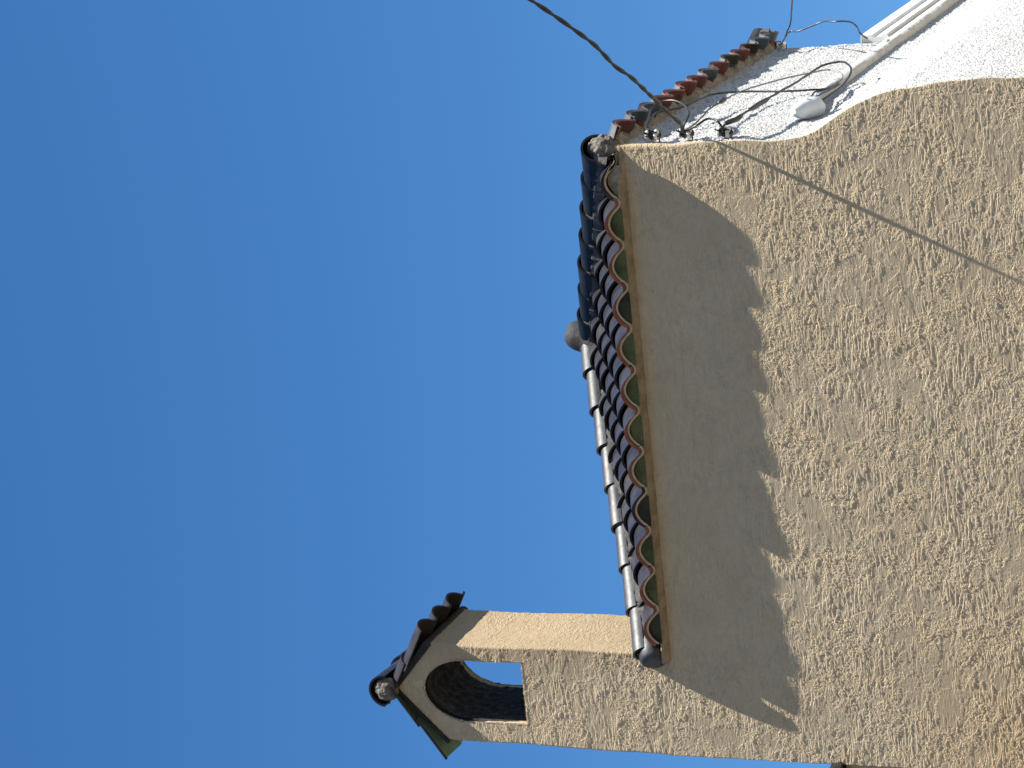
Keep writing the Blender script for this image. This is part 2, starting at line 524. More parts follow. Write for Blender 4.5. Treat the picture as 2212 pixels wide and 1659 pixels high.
random.seed(11)
us_front = [-.190 - .2425*k for k in range(12)]
def front_eave(u):
    k = round((-u-.19)/.2425) % 12
    under = ['mortar_', 'green', 'green', 'dkgreen', 'green', 'green', 'green', 'green', 'dkgreen', 'green', 'green', 'dkgreen'][k]
    under = 'dkmortar' if under == 'mortar_' else under
    end = 'glaze' if k in (0, 8) else 'clay'
    return 'glaze', end, under, 'rim'
bmf, nF, upF = slope('f', Vector((0, 0, .010)), Vector((1, 0, 0)), Vector((0, 1, 0)), 1.65, .80, us_front, 7, .275, .2425,
                     [vplane(corners['fr'], Vector((-1, 0, 0))), vplane(corners['fl'], Vector((1, 0, 0))),
                      (Vector((0, -.015, 0)), Vector((.13, -.20, 0)).normalized()), (Vector((-3.10, 0, 0)), Vector((-1, 0, 0)))],
                     lambda u: (random.choice(('glaze', 'glaze', 'glaze', 'worn')), 'glaze', 'glaze'), front_eave, .079, ph=.060, ex=.78, sgn=1)
roof = link_bm('tower_roof', bmf, [M[k] for k in TILEMATS], house, label='black glazed tiled hip facing the street')

# right-hand face above the white wall
us_side = [.115 + .2385*k for k in range(14)]
side_kinds = {}
def side_eave(u):
    k = round((u-.115)/.2385)
    r = ['redclay', 'slate', 'slate', 'redclay', 'redclay', 'redclay', 'redclay', 'slate', 'redclay', 'dkgreen', 'redclay', 'dkgreen', 'slate', 'slate'][k % 14]
    top = ['slate', 'slate', 'glaze', 'slate', 'redclay', 'slate', 'redclay', 'slate', 'glaze', 'slate', 'slate', 'glaze', 'slate', 'slate'][k % 14]
    return top, 'redclay' if k % 3 else 'slate', r, r
bms, nS, upS = slope('s', Vector((0, 0, -.006)), Vector((0, 1, 0)), Vector((-1, 0, 0)), 1.56, .80, us_side, 7, .275, .2385,
                     [vplane(corners['fr'], Vector((0, 1, 0))), vplane(corners['br'], Vector((0, -1, 0)))],
                     lambda u: ('glaze', 'glaze', 'redclay'), side_eave, .095, ph=.056, ex=.6)
link_bm('side_slope', bms, [M[k] for k in TILEMATS], roof, label='eave of red and slate coloured tiles')
# the two hidden faces
for nm, A, e, inw, run, us in (('left', Vector((-W, 0, 0)), Vector((0, 1, 0)), Vector((1, 0, 0)), 1.53, [.12+.2425*k for k in range(14)]),
                               ('back', Vector((0, L, 0)), Vector((1, 0, 0)), Vector((0, -1, 0)), 1.65, [-.12-.2425*k for k in range(13)])):
    cl = ([vplane(corners['fl'], Vector((0, 1, 0))), vplane(corners['bl'], Vector((0, -1, 0)))] if nm == 'left'
          else [vplane(corners['br'], Vector((-1, 0, 0))), vplane(corners['bl'], Vector((1, 0, 0)))])
    b_, _, _ = slope(nm, A, e, inw, run, .80, us, 7, .275, .2425, cl, lambda u: ('glaze', 'glaze', 'glaze'), lambda u: ('glaze', 'clay', 'green', 'rim'), .10)
    link_bm('rear_slope', b_, [M[k] for k in TILEMATS], roof)

# solid bed under the tiles
bm = bmesh.new()
base = [(-.02, .02), (-.20, .02), (-W+.02, .02), (-W+.02, L-.02), (-.02, L-.02), (-.02, .25)]
lo = [bm.verts.new((x, y, -.04)) for x, y in base]
hi = [bm.verts.new((x, y, -.02)) for x, y in base]
ap = bm.verts.new(apex - Vector((0, 0, .07)))
for i in range(len(base)):
    j = (i+1) % len(base)
    bm.faces.new((lo[i], hi[i], hi[j], lo[j])[::-1])
    bm.faces.new((hi[i], ap, hi[j]))
bm.faces.new(lo)
bmesh.ops.recalc_face_normals(bm, faces=bm.faces[:])
link_bm('roof_bed', bm, M['mortar'], roof, smooth_f=False)
# plaster ledge: a rounded strip that closes the tiles against the front wall
def strip(profile, path, outward, bm, close=True):
    """sweep profile [(out, up)] along path; outward(i) gives horizontal direction"""
    rings = []
    for i, p in enumerate(path):
        o = outward(i)
        rings.append([bm.verts.new(Vector(p) + o*a + Vector((0, 0, b))) for a, b in profile])
    k = len(profile)
    for a, b in zip(rings, rings[1:]):
        for j in range(k if close else k-1):
            bm.faces.new((a[j], a[(j+1) % k], b[(j+1) % k], b[j]))
    bm.faces.new(rings[0][::-1]); bm.faces.new(rings[-1])

bm = bmesh.new()
nseg = 240
pth = [(-.19 - (W-.19-.005)*i/nseg, 0, 0) for i in range(nseg+1)]
pth = [(-.02, .06, 0), (-.10, .03, 0)] + pth
def wob(i): return .006*mnoise.noise(Vector((i*.09, 0, 0))) + .004*mnoise.noise(Vector((i*.4, 3, 0)))
prof = [(-.03, -.060), (.010, -.057), (.030, -.050), (.048, -.043), (.062, -.037), (.070, -.033), (.072, -.027), (.068, -.022), (-.03, .0)]
rings = []
for i, p in enumerate(pth):
    f = min(1, max(.15, (-p[0]-.02)/.2))
    rings.append([bm.verts.new((p[0], (-a*f if p[1] == 0 else -a*f*.5) - (wob(i) if a > 0 else 0), b + wob(i+50)*.7)) for a, b in prof])
for a, b in zip(rings, rings[1:]):
    for j in range(len(prof)):
        k = (j+1) % len(prof)
        bm.faces.new((a[j], b[j], b[k], a[k]))
bm.faces.new(rings[0]); bm.faces.new(rings[-1][::-1])
bmesh.ops.recalc_face_normals(bm, faces=bm.faces[:])
link_bm('eave_ledge', bm, M['ledge'], roof, label='brown-stained plaster ledge under the tile ends')
# the arches of the eave tiles are stopped with short glazed or mortared plugs
random.seed(4)
for k, u in enumerate(us_front):
    mt = ['mortar', 'green', 'green', 'dkgreen', 'green', 'green', 'green', 'green', 'dkgreen', 'green', 'green', 'dkgreen'][k]
    bm = bmesh.new()
    yy = (-.086 + .012*random.random()) if k else -.050
    prof = [(du, h) for du, h in s_profile(.236, .058, 22) if h >= 0]
    fr = [bm.verts.new((u+du, yy-.004*random.random(), -.020+h)) for du, h in prof]
    bk = [bm.verts.new((u+du, -.02, .006+h)) for du, h in prof]
    nn = len(prof)
    for j in range(nn-1): bm.faces.new((fr[j], bk[j], bk[j+1], fr[j+1]))
    lowf = [bm.verts.new((u+prof[0][0], yy, -.04)), bm.verts.new((u+prof[-1][0], yy, -.04))]
    bm.faces.new([lowf[0]] + fr + [lowf[1]])
    bmesh.ops.recalc_face_normals(bm, faces=bm.faces[:])
    link_bm('arch_plug', bm, M[mt], roof, smooth_f=False)
# ragged mortar under the side eave
bm = bmesh.new()
prof = [(-.02, -.040), (.010, -.026), (.036, -.012), (.052, .006), (.040, .030), (-.02, .04)]
rings = []
for i in range(300):
    y = .05 + (L-.02-.05)*i/299
    q = Vector((0, y*14, 0))
    f = .85 + .5*mnoise.noise(q) + .45*mnoise.noise(q*3.1)
    rings.append([bm.verts.new((a*f if a > 0 else a, y, b + (.02*mnoise.noise(q*1.7+Vector((5, j, 0))) if 0 < j < 5 else 0))) for j, (a, b) in enumerate(prof)])
for a, b in zip(rings, rings[1:]):
    for j in range(len(prof)):
        k = (j+1) % len(prof)
        bm.faces.new((a[j], a[k], b[k], b[j]))
bm.faces.new(rings[0][::-1]); bm.faces.new(rings[-1])
bmesh.ops.recalc_face_normals(bm, faces=bm.faces[:])
link_bm('eave_mortar', bm, M['mortar'], roof, label='ragged grey mortar under the side eave')

# hips
def barrel(bm, p0, p1, up, r0, r1, seg=16, thick=.013, span=math.pi*1.06, mi=0):
    ax = (p1-p0).normalized()
    up = (up - ax*up.dot(ax)).normalized()
    s = ax.cross(up)
    out = []
    for p, r in ((p0, r0), (p1, r1)):
        o_, i_ = [], []
        for k in range(seg+1):
            a = -span/2 + span*k/seg
            d = up*math.cos(a)*1.02 + s*math.sin(a)
            o_.append(bm.verts.new(p + d*r)); i_.append(bm.verts.new(p + d*(r-thick)))
        out.append((o_, i_))
    (o1, i1), (o2, i2) = out
    fs = []
    for k in range(seg):
        fs += [bm.faces.new((o1[k], o1[k+1], o2[k+1], o2[k])), bm.faces.new((i1[k+1], i1[k], i2[k], i2[k+1])),
               bm.faces.new((o1[k+1], o1[k], i1[k], i1[k+1])), bm.faces.new((o2[k], o2[k+1], i2[k+1], i2[k]))]
    fs += [bm.faces.new((o1[0], o2[0], i2[0], i1[0])), bm.faces.new((o2[-1], o1[-1], i1[-1], i2[-1]))]
    for f in fs: f.material_index = mi

def hip(name, c, z0, n, mat, r=.085, label=None, start=0.0, mort=.030):
    a = Vector((c.x, c.y, z0)); b = apex + Vector((0, 0, .055))
    d = (b-a); ln = d.length; d.normalize()
    bm = bmesh.new()
    ex = (ln-start)/n
    for k in range(n):
        p0 = a + d*(start+k*ex) + Vector((0, 0, .019))
        p1 = a + d*(start+(k+1)*ex+.05) + Vector((0, 0, .002))
        j = random.uniform(-.004, .004)
        side = d.cross(Vector((0, 0, 1))).normalized()
        rj = r*random.uniform(.96, 1.05)
        barrel(bm, p0+side*j*2, p1, Vector((random.uniform(-.12, .12), random.uniform(-.12, .12), 1)), rj, rj*.86)
    o = link_bm(name, bm, mat, roof, label=label)
    # dark mortar packed under the caps
    bm = bmesh.new()
    steps = 90
    rings = []
    side = d.cross(Vector((0, 0, 1))).normalized()
    for i in range(steps+1):
        t = start + .02 + (ln-start-.02)*i/steps
        c0 = a + d*t
        f = 1 + .28*mnoise.noise(Vector((t*16, z0*9+c.x, 0))) + .18*mnoise.noise(Vector((t*55, 2, c.x)))
        rr = r*.93*f
        rings.append([bm.verts.new(c0 + side*(-rr*1.18) + Vector((0, 0, -.055))), bm.verts.new(c0 + side*(-rr) + Vector((0, 0, .012))),
                      bm.verts.new(c0 + Vector((0, 0, .045))), bm.verts.new(c0 + side*(rr) + Vector((0, 0, .012))), bm.verts.new(c0 + side*(rr*1.18) + Vector((0, 0, -.055)))])
    for p, q in zip(rings, rings[1:]):
        for j in range(5):
            k = (j+1) % 5
            bm.faces.new((p[j], q[j], q[k], p[k]))
    bm.faces.new(rings[0]); bm.faces.new(rings[-1][::-1])
    # mortar squeezed out under the open end of every cap
    for k in range(1, n):
        c0 = a + d*(start+k*ex+.006) + Vector((0, 0, .004))
        g = bmesh.ops.create_icosphere(bm, subdivisions=3, radius=1)
        for v in g['verts']:
            q = v.co.copy()
            q = d*(q.x*.034) + side*(q.y*r*.98) + Vector((0, 0, 1))*(q.z*r*.97)
            q *= 1 + .10*mnoise.noise(q*38 + c0*7) + .06*mnoise.noise(q*90 + c0)
            v.co = c0 + q
    bmesh.ops.recalc_face_normals(bm, faces=bm.faces[:])
    link_bm('hip_mortar', bm, M['dkmortar'], roof)
    return o, a, d

random.seed(3)
hip('hip_ridge', Vector((-.005, .0, 0)), .085, 7, M['navy'], .088, 'dark navy glazed hip caps', start=.0)
hip('hip_ridge', Vector((-3.11, -.09, 0)), .03, 8, M['glaze_grey'], .080, 'shiny grey glazed hip caps', start=.10)
hip('hip_ridge', Vector((.08, L+.06, 0)), .03, 7, M['navy'], .085)
hip('hip_ridge', Vector((-W-.08, L+.06, 0)), .03, 8, M['navy'], .085)

# mortar plug filling the open end of the right-hand hip
bm = bmesh.new()
bmesh.ops.create_icosphere(bm, subdivisions=5, radius=1)
for v in bm.verts:
    v.co = Vector((v.co.x*.074, v.co.y*.070, v.co.z*.100))
rough_up(bm, .010, 26, 2.0); rough_up(bm, .008, 70, 5.0); rough_up(bm, .004, 160, 1.0)
for v in bm.verts: v.co += Vector((-.020, .045, .072))
link_bm('mortar_plug', bm, M['plug'], roof, sharp=170, label='crumbling mortar plug in the open hip end')
# closed end piece of the left-hand hip
bm = bmesh.new()
ax = Vector((1, 1.05, .50)).normalized()
ea = Vector((-3.090, -.056, .014)); 
side_ = ax.cross(Vector((0, 0, 1))).normalized(); upv = side_.cross(ax)
prof = [(0.0, .012, -.01), (.004, .058, -.004), (.014, .086, 0), (.030, .097, 0), (.08, .098, 0), (.13, .094, 0), (.16, .086, 0)]
rings = []
for t, r, dz in prof:
    ring = []
    for k in range(20):
        a = 2*math.pi*k/20
        ca, sa = math.cos(a), math.sin(a)
        ring.append(bm.verts.new(ea + ax*t + side_*(ca*r) + upv*((sa*r if sa > 0 else sa*r*.62)+dz)))
    rings.append(ring)
for a, b in zip(rings, rings[1:]):
    for k in range(20): bm.faces.new((a[k], a[(k+1) % 20], b[(k+1) % 20], b[k]))
bm.faces.new(rings[0][::-1]); bm.faces.new(rings[-1])
bmesh.ops.recalc_face_normals(bm, faces=bm.faces[:])
link_bm('hip_end_cap', bm, M['glaze_grey'], roof, label='rounded closed end piece of the left hip')

# finial lump
bm = bmesh.new()
prof = [(.150, -.06), (.140, .02), (.118, .055), (.105, .085), (.100, .12), (.094, .15), (.078, .178), (.052, .197), (.02, .206)]
rings = []
for r, z in prof:
    ring = []
    for k in range(28):
        a = 2*math.pi*k/28
        p = Vector((math.cos(a)*r, math.sin(a)*r, z))
        p *= 1 + .06*mnoise.noise(p*11) + .02*mnoise.noise(p*40)
        ring.append(bm.verts.new(p + apex + Vector((-.005+z*.12, 0, .022))))
    rings.append(ring)
for a, b in zip(rings, rings[1:]):
    for k in range(28): bm.faces.new((a[k], a[(k+1) % 28], b[(k+1) % 28], b[k]))
bm.faces.new(rings[-1])
M['finial'] = plain('weathered_grey_mortar', (.013, .013, .015), .8, .006, 30, .3, vscale=20, col2=(.012, .012, .013))
link_bm('finial', bm, M['finial'], roof, label='rounded grey mortar finial')

# ------------------------------------------------------------------ chimney
def arch_inside(x, z):
    """opening in the chimney front: flat sill, straight jambs, round head"""
    x0, x1, zs_, ze = -3.558, -3.147, .905, 1.27
    cx = (x0+x1)/2 - .01*(z-1)
    hw = (x1-x0)/2
    if isinstance(z, np.ndarray):
        head = ((x-cx)/hw)**2 + (np.maximum(z-ze, 0)/.285)**2
        return (head < 1) & (z > zs_ + .05*(cx-x)*0) & (np.abs(x-cx) < hw)

cx0, cx1, cd = -3.700, -3.048, .60
step = .0052
def chim_x(u, z):
    """slight taper towards the top; u in 0..1"""
    a = -3.708 + .030*max(0, 1)*0
    return u

def gable_top(x):
    xr = -3.345
    return np.where(x > xr, 1.765 - (x-xr)*1.00*.80 - .0, 1.765 - (xr-x)*.95)

def taper(P):
    z = P[..., 2]; t = np.clip(z/1.45, 0, 1)
    P = P.copy()
    lf = np.clip((-3.05-P[..., 0])/.655, 0, 1)
    P[..., 0] += .028*t*lf
    P[..., 0] += .004*np.sin(z*7+P[..., 0]*3)*np.clip(z/.15, 0, 1)
    return P

zsC = np.arange(0.0, 1.80, step)
xsC = xs_front[(xs_front > cx0+.010) & (xs_front < cx1-.011)]
arcL = [(cx0+.012-.012*math.sin(a), .012-.012*math.cos(a)) for a in np.linspace(math.pi/2, .25, 4)]
arcR = [(cx1-.012+.012*math.sin(a), .012-.012*math.cos(a)) for a in np.linspace(.25, math.pi/2, 4)]
yb = np.arange(.02, cd-.012, .0075)
pathC = ([(cx0, y) for y in yb[::-1]] + arcL + [(x, 0) for x in xsC] + arcR + [(cx1, y) for y in yb]
         + [(cx1-.012, cd)] + [(x, cd) for x in np.arange(cx1-.02, cx0+.012, -.0075)] + [(cx0+.012, cd), (cx0, yb[-1])])
pathC = np.array(pathC)
G = gable_top(pathC[:, 0])
zrows = np.linspace(0, 1, 330)
PX = pathC[None, :, 0]+0*zrows[:, None]
PY = pathC[None, :, 1]+0*zrows[:, None]
PZ = zrows[:, None]*G[None, :]
P = np.stack([PX, PY, PZ], -1)
cxm = (P[:-1, :-1]+P[1:, 1:])/2
ins = arch_inside(cxm[..., 0], cxm[..., 2]) & ((cxm[..., 1] < .001) | (cxm[..., 1] > cd-.001))
P = taper(P)
me = grid_mesh('chimney', P, ~ins)
chimney = link_mesh('chimney', me, M['chim'], house, label='beige stucco chimney with an arched opening through it')
# reveal + flue: the same outline swept back through the stack
def arch_outline(n=60, grow=0.0):
    x0, x1, zs_, ze = -3.558-grow, -3.147+grow, .905-grow, 1.27
    cx, hw = (x0+x1)/2, (x1-x0)/2
    pts = [(x1, zs_), ]
    for z in np.linspace(zs_+.02, ze, 14): pts.append((x1, z))
    for a in np.linspace(0, math.pi, 36)[1:]: pts.append((cx+hw*math.cos(a), ze+(.285+grow)*math.sin(a)))
    for z in np.linspace(ze, zs_+.02, 14)[1:]: pts.append((x0, z))
    pts.append((x0, zs_))
    for x in np.linspace(x0, x1, 18)[1:-1]: pts.append((x, zs_))
    return pts
def sweep(y0, y1, ny, grow0, grow1, amp):
    pts = np.array(arch_outline())
    bm = bmesh.new()
    cen = Vector((-3.35, 0, 1.2))
    rings = []
    for i in range(ny+1):
        f = i/ny
        y = y0+(y1-y0)*f
        g = grow0+(grow1-grow0)*f
        ring = []
        for x, z in pts:
            p = taper(np.array([[x, y, z]]))[0]
            v = Vector(p)
            d = (v-Vector((cen.x, v.y, cen.z))).normalized()
            q = v*1.0
            v = v + d*(g + amp*(mnoise.noise(q*22)+.6*mnoise.noise(q*60)))
            ring.append(bm.verts.new(v))
        rings.append(ring)
    k = len(pts)
    for a, b in zip(rings, rings[1:]):
        for j in range(k): bm.faces.new((a[j], b[j], b[(j+1) % k], a[(j+1) % k]))
    return bm
link_bm('opening_reveal', sweep(-.003, .034, 5, .010, -.004, .009), M['reveal'], chimney)
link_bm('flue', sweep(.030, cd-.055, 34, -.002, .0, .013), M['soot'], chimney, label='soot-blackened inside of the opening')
link_bm('opening_reveal', sweep(cd-.058, cd+.004, 6, .000, .008, .004), M['chim'], chimney)

# little gabled tile roof of the chimney
cap = None
def cap_slope(A, e, inward, pitch, us, rows, expo, w, ph, eave, lip, top='glaze', ex=.85):
    n = (inward*math.cos(pitch) + Vector((0, 0, math.sin(pitch))))
    up = e.cross(n)
    if up.z < 0: up = -up
    bm = bmesh.new()
    for r in range(rows):
        for u in us:
            a_, b_ = eave
            tile(bm, A, e, n, up, u, -lip + r*expo, expo+.045, w*1.02, .028, .004, .013, (TM[top], TM[a_], TM[b_]), ph, jit=random.uniform(-.005, .005), ex=ex)
    return bm
random.seed(5)
pr = math.atan(.80*.97)*.80
pr = rad(32)
bm = cap_slope(Vector((-2.955, 0, 1.488)), Vector((0, 1, 0)), Vector((-1, 0, 0)), pr, [.035, .265, .495], 2, .262, .23, .058, ('blackclay', 'blackclay'), .0, ex=.6)
cap = link_bm('chimney_roof', bm, [M[k] for k in TILEMATS], chimney, label='small gabled roof of black glazed barrel tiles')
pl = rad(38)
bm = cap_slope(Vector((-3.735, 0, 1.43)), Vector((0, 1, 0)), Vector((1, 0, 0)), pl, [.02, .25, .48], 2, .262, .23, .045, ('dkgreen', 'mint'), .030)
link_bm('left_slope', bm, [M[k] for k in TILEMATS], cap, label='green-bellied tiles of the left slope')
# mortar bed of the little roof
bm = bmesh.new()
sec = [(-3.700, 1.44), (-3.345, 1.768), (-3.035, 1.530), (-3.035, 1.500), (-3.05, 1.48), (-3.345, 1.735), (-3.68, 1.425)]
va = [bm.verts.new((x, -.012, z)) for x, z in sec]; vb = [bm.verts.new((x, cd+.02, z)) for x, z in sec]
for j in range(len(sec)):
    k = (j+1) % len(sec); bm.faces.new((va[j], va[k], vb[k], vb[j]))
bm.faces.new(va[::-1]); bm.faces.new(vb)
bmesh.ops.recalc_face_normals(bm, faces=bm.faces[:])
bmesh.ops.triangulate(bm, faces=[f for f in bm.faces if len(f.verts) > 4])
link_bm('roof_mortar', bm, M['blackclay'], cap, smooth_f=False)
bm = bmesh.new()
for k in range(2):
    barrel(bm, Vector((-3.345, -.07+.34*k, 1.790+.012)), Vector((-3.345, -.07+.34*k+.40, 1.790-.006)), Vector((.12, 0, 1)), .104, .090, span=math.pi*1.02)
link_bm('ridge_cap', bm, M['glaze'], cap, label='black barrel ridge cap')
bm = bmesh.new()
bmesh.ops.create_icosphere(bm, subdivisions=5, radius=1)
for v in bm.verts:
    v.co = Vector((v.co.x*.076, v.co.y*.05, v.co.z*.078))
rough_up(bm, .008, 40, 1.0); rough_up(bm, .004, 110, 1.0)
for v in bm.verts: v.co += Vector((-3.345, -.03, 1.802))
link_bm('ridge_plug', bm, M['plug'], cap, sharp=170, label='grey mortar filling the ridge end')

# dark tile end on the lower wall at the left
bm = bmesh.new()
barrel(bm, Vector((-3.765, -.10, -1.045)), Vector((-3.765, .5, -1.025)), Vector((0, 0, 1)), .082, .075, span=math.pi*1.1)
barrel(bm, Vector((-3.765, .45, -1.025)), Vector((-3.765, 1.1, -1.00)), Vector((0, 0, 1)), .082, .075, span=math.pi*1.1)
lcap = link_bm('coping_tile', bm, M['glaze'], house, label='black barrel tile on the low left wall')
bm = bmesh.new()
bmesh.ops.create_icosphere(bm, subdivisions=3, radius=1)
for v in bm.verts: v.co = Vector((v.co.x*.068, v.co.y*.04, v.co.z*.066))
rough_up(bm, .006, 50, 1.0)
for v in bm.verts: v.co += Vector((-3.765, -.05, -1.048))
link_bm('mortar_plug', bm, M['dkmortar'], lcap)

# ------------------------------------------------------------------ wing roof edge and band on the side wall
bm = bmesh.new()
pr_ = [(0, -.62), (.055, -.625), (.055, -.70), (.040, -.712), (.040, -.760), (.058, -.772), (.058, -.800), (.030, -.815), (0, -.82)]
rings = []
for y in np.linspace(L+.02, 9.5, 60):
    w_ = .003*mnoise.noise(Vector((y*2, 0, 0)))
    rings.append([bm.verts.new((x+(w_ if x > 0 else 0), y, z+w_)) for x, z in pr_])
for a, b in zip(rings, rings[1:]):
    for j in range(len(pr_)):
        k = (j+1) % len(pr_); bm.faces.new((a[j], a[k], b[k], b[j]))
bm.faces.new(rings[0][::-1]); bm.faces.new(rings[-1])
bmesh.ops.recalc_face_normals(bm, faces=bm.faces[:])
bmesh.ops.triangulate(bm, faces=[f for f in bm.faces if len(f.verts) > 4])
fascia = link_bm('wing_fascia', bm, M['fascia'], house, label='smooth white moulded fascia at the head of the lower wing')
bm = bmesh.new()
quad(bm, (.05, L+.01, -.63), (.05, 9.5, -.63), (-3.7, 9.5, -.55), (-3.7, L+.01, -.55))
link_bm('wing_roof', bm, M['fascia'], house, smooth_f=False)
bm = bmesh.new()
rings = []
ylist = np.linspace(1.16, 9.5, 420)
for y in ylist:
    wv = .006*mnoise.noise(Vector((y*3, 0, 4))) + .003*mnoise.noise(Vector((y*14, 0, 4)))
    z0 = -.862
    q = [(-.01, z0+.05), (.026, z0+.048+wv*.3), (.040, z0+.036), (.046, z0+.010), (.046, z0-.018), (.036, z0-.036+wv), (.012, z0-.046+wv), (-.01, z0-.046)]
    rings.append([bm.verts.new((x, y, z)) for x, z in q])
for a, b in zip(rings, rings[1:]):
    for j in range(8):
        k = (j+1) % 8; bm.faces.new((a[j], a[k], b[k], b[j]))
bm.faces.new(rings[0][::-1]); bm.faces.new(rings[-1])
bmesh.ops.recalc_face_normals(bm, faces=bm.faces[:])
band = link_bm('moulding_band', bm, M['band'], house, label='cream moulding band running along the side wall')

# ------------------------------------------------------------------ cables and fittings (top-level things)
OFF = Vector((0, 0, H))
def at(p): return Vector(p) + OFF

def cable(name, pts, r, mat, label, cat='cable', group='cables looped over the white wall', sub=8, thick=None, ties=()):
    bm = bmesh.new()
    P = spline([at(p) for p in pts], sub)
    P = [p + Vector(mnoise.noise_vector(p*9))*.0035 for p in P]
    radii = None
    if thick:
        radii = []
        for i in range(len(P)):
            t = i/(len(P)-1)
            rr = r
            for c0, hw, k in thick:
                d = abs(t-c0)/hw
                if d < 1: rr = max(rr, r*(1+(k-1)*(1-d**4)))
            radii.append(rr)
    tube_bm(bm, P, r, 8, True, radii)
    return link_bm(name, bm, mat, None, label=label, cat=cat, group=group)

# thick twisted service cable: two strands wound round each other
svc = [(.060, .045, -.395), (.11, -.03, -.418), (.153, -.15, -.437), (.306, -.47, -.447), (.41, -.70, -.465), (.548, -1.0, -.480), (.632, -1.17, -.463), (.78, -1.43, -.460),
       (.878, -1.62, -.444), (.987, -1.80, -.402), (1.093, -1.97, -.352), (1.20, -2.14, -.295), (1.75, -3.0, .05), (2.7, -4.4, .75), (4.2, -6.4, 1.9)]
PS = spline([at(p) for p in svc], 14)
root = bpy.data.objects.new('service_cable', None)
C.objects.link(root)
root.location = PS[0]
finish(root, 'service_cable', 'thick dark twisted cable crossing the sky to the middle insulator', 'cable')
acc = 0.0
strands = [[], []]
for i, p in enumerate(PS):
    if i: acc += (PS[i]-PS[i-1]).length
    t = (PS[min(i+1, len(PS)-1)]-PS[max(i-1, 0)]).normalized()
    s = t.cross(Vector((0, 0, 1))).normalized(); u = s.cross(t)
# resample finely for the twist
fine = spline([tuple(p) for p in PS], 6)
acc = 0.0
for i, p in enumerate(fine):
    if i: acc += (fine[i]-fine[i-1]).length
    t = (fine[min(i+1, len(fine)-1)]-fine[max(i-1, 0)]).normalized()
    s = t.cross(Vector((0, 0, 1))).normalized(); u = s.cross(t)
    ang = acc*2*math.pi/.36 + 1.2*mnoise.noise(p*2.1)
    for j in range(2):
        a = ang + j*math.pi
        strands[j].append(p - PS[0] + (s*math.cos(a)+u*math.sin(a))*.0054)
for j in range(2):
    bm = bmesh.new()
    tube_bm(bm, strands[j], .0068, 8)
    link_bm('strand', bm, M['dkgrey'], root)

loopA = [(0.07, 0.05, -0.20), (0.08, 0.10, -0.166), (0.1, 0.235, -0.137), (0.13, 0.359, -0.117), (0.16, 0.424, -0.144), (0.17, 0.43, -0.198), (0.17, 0.377, -0.276), (0.16, 0.255, -0.358), (0.14, 0.143, -0.41), (0.11, 0.097, -0.405), (0.07, 0.08, -0.385)]
cable('cable', loopA, .0065, M['black'], 'black cable curling in a round loop between the two insulators nearest the eave', sub=8)
B = [(0.08, 0.10, -0.175), (0.1, 0.375, -0.126), (0.1, 0.478, -0.142), (0.1, 0.538, -0.193), (0.1, 0.601, -0.236), (0.1, 0.741, -0.255), (0.1, 0.972, -0.291), (0.1, 1.027, -0.381), (0.1, 1.022, -0.537), (0.1, 0.988, -0.72), (0.1, 0.984, -0.902), (0.09, 1.066, -0.947), (0.08, 1.175, -0.961), (0.06, 1.445, -0.934)]
cable('cable', B, .0062, M['black'], 'black cable running straight down from the eave to the band, taped near its top', thick=[(.36, .045, 2.1)])
Cc = [(0.06, 0.08, -0.40), (0.1, 0.063, -0.468), (0.1, 0.26, -0.449), (0.1, 0.491, -0.42), (0.1, 0.687, -0.424), (0.1, 0.795, -0.427)]
cable('cable', Cc, .0050, M['black'], 'short thin black tail with a tape splice leading to the grey wire', thick=[(.92, .12, 2.6)])
C2 = [(0.1, 0.795, -0.427), (0.1, 1.067, -0.454), (0.1, 1.383, -0.578), (0.1, 1.612, -0.74), (0.1, 1.677, -0.801), (0.1, 1.649, -0.865), (0.09, 1.593, -0.921), (0.07, 1.544, -0.938), (0.06, 1.444, -0.937)]
cable('cable', C2, .0050, M['greycable'], 'thin pale grey wire arching over the white wall inside the black loop')
D1 = [(0.06, 0.05, -0.41), (0.1, -0.002, -0.494), (0.12, 0.054, -0.532), (0.12, 0.053, -0.572), (0.11, 0.016, -0.616), (0.06, 0.05, -0.632)]
cable('cable', D1, .0065, M['black'], 'black cable bowed between the middle and the lowest insulator')
E = [(0.06, 0.06, -0.625), (0.1, 0.007, -0.657), (0.11, 0.107, -0.702), (0.12, 0.256, -0.713), (0.12, 0.48, -0.724), (0.12, 0.692, -0.733), (0.12, 0.892, -0.74), (0.12, 1.189, -0.758), (0.12, 1.532, -0.762), (0.13, 1.695, -0.798), (0.14, 1.713, -0.866), (0.14, 1.686, -0.922), (0.14, 1.525, -0.997), (0.13, 1.334, -1.043), (0.12, 1.116, -1.068), (0.11, 0.927, -1.072), (0.1, 0.76, -1.05), (0.08, 0.65, -1.02)]
cable('cable', E, .0068, M['black'], 'black cable swinging in the widest loop from the lowest insulator into the white hood', thick=[(.10, .05, 2.2), (.235, .05, 2.2)])
cable('cable', [(0.05, 1.47, -0.925), (0.07, 1.191, -0.935), (0.08, 1.049, -0.903), (0.09, 0.85, -0.93), (0.08, .66, -.98)], .0060, M['black'], 'short black cable from the band into the hood, the upper of two')
cable('cable', [(0.05, 1.44, -0.945), (0.07, 1.111, -0.955), (0.09, 0.75, -0.957), (0.07, .65, -.99)], .0060, M['black'], 'short black cable from the band into the hood, the lower of two')

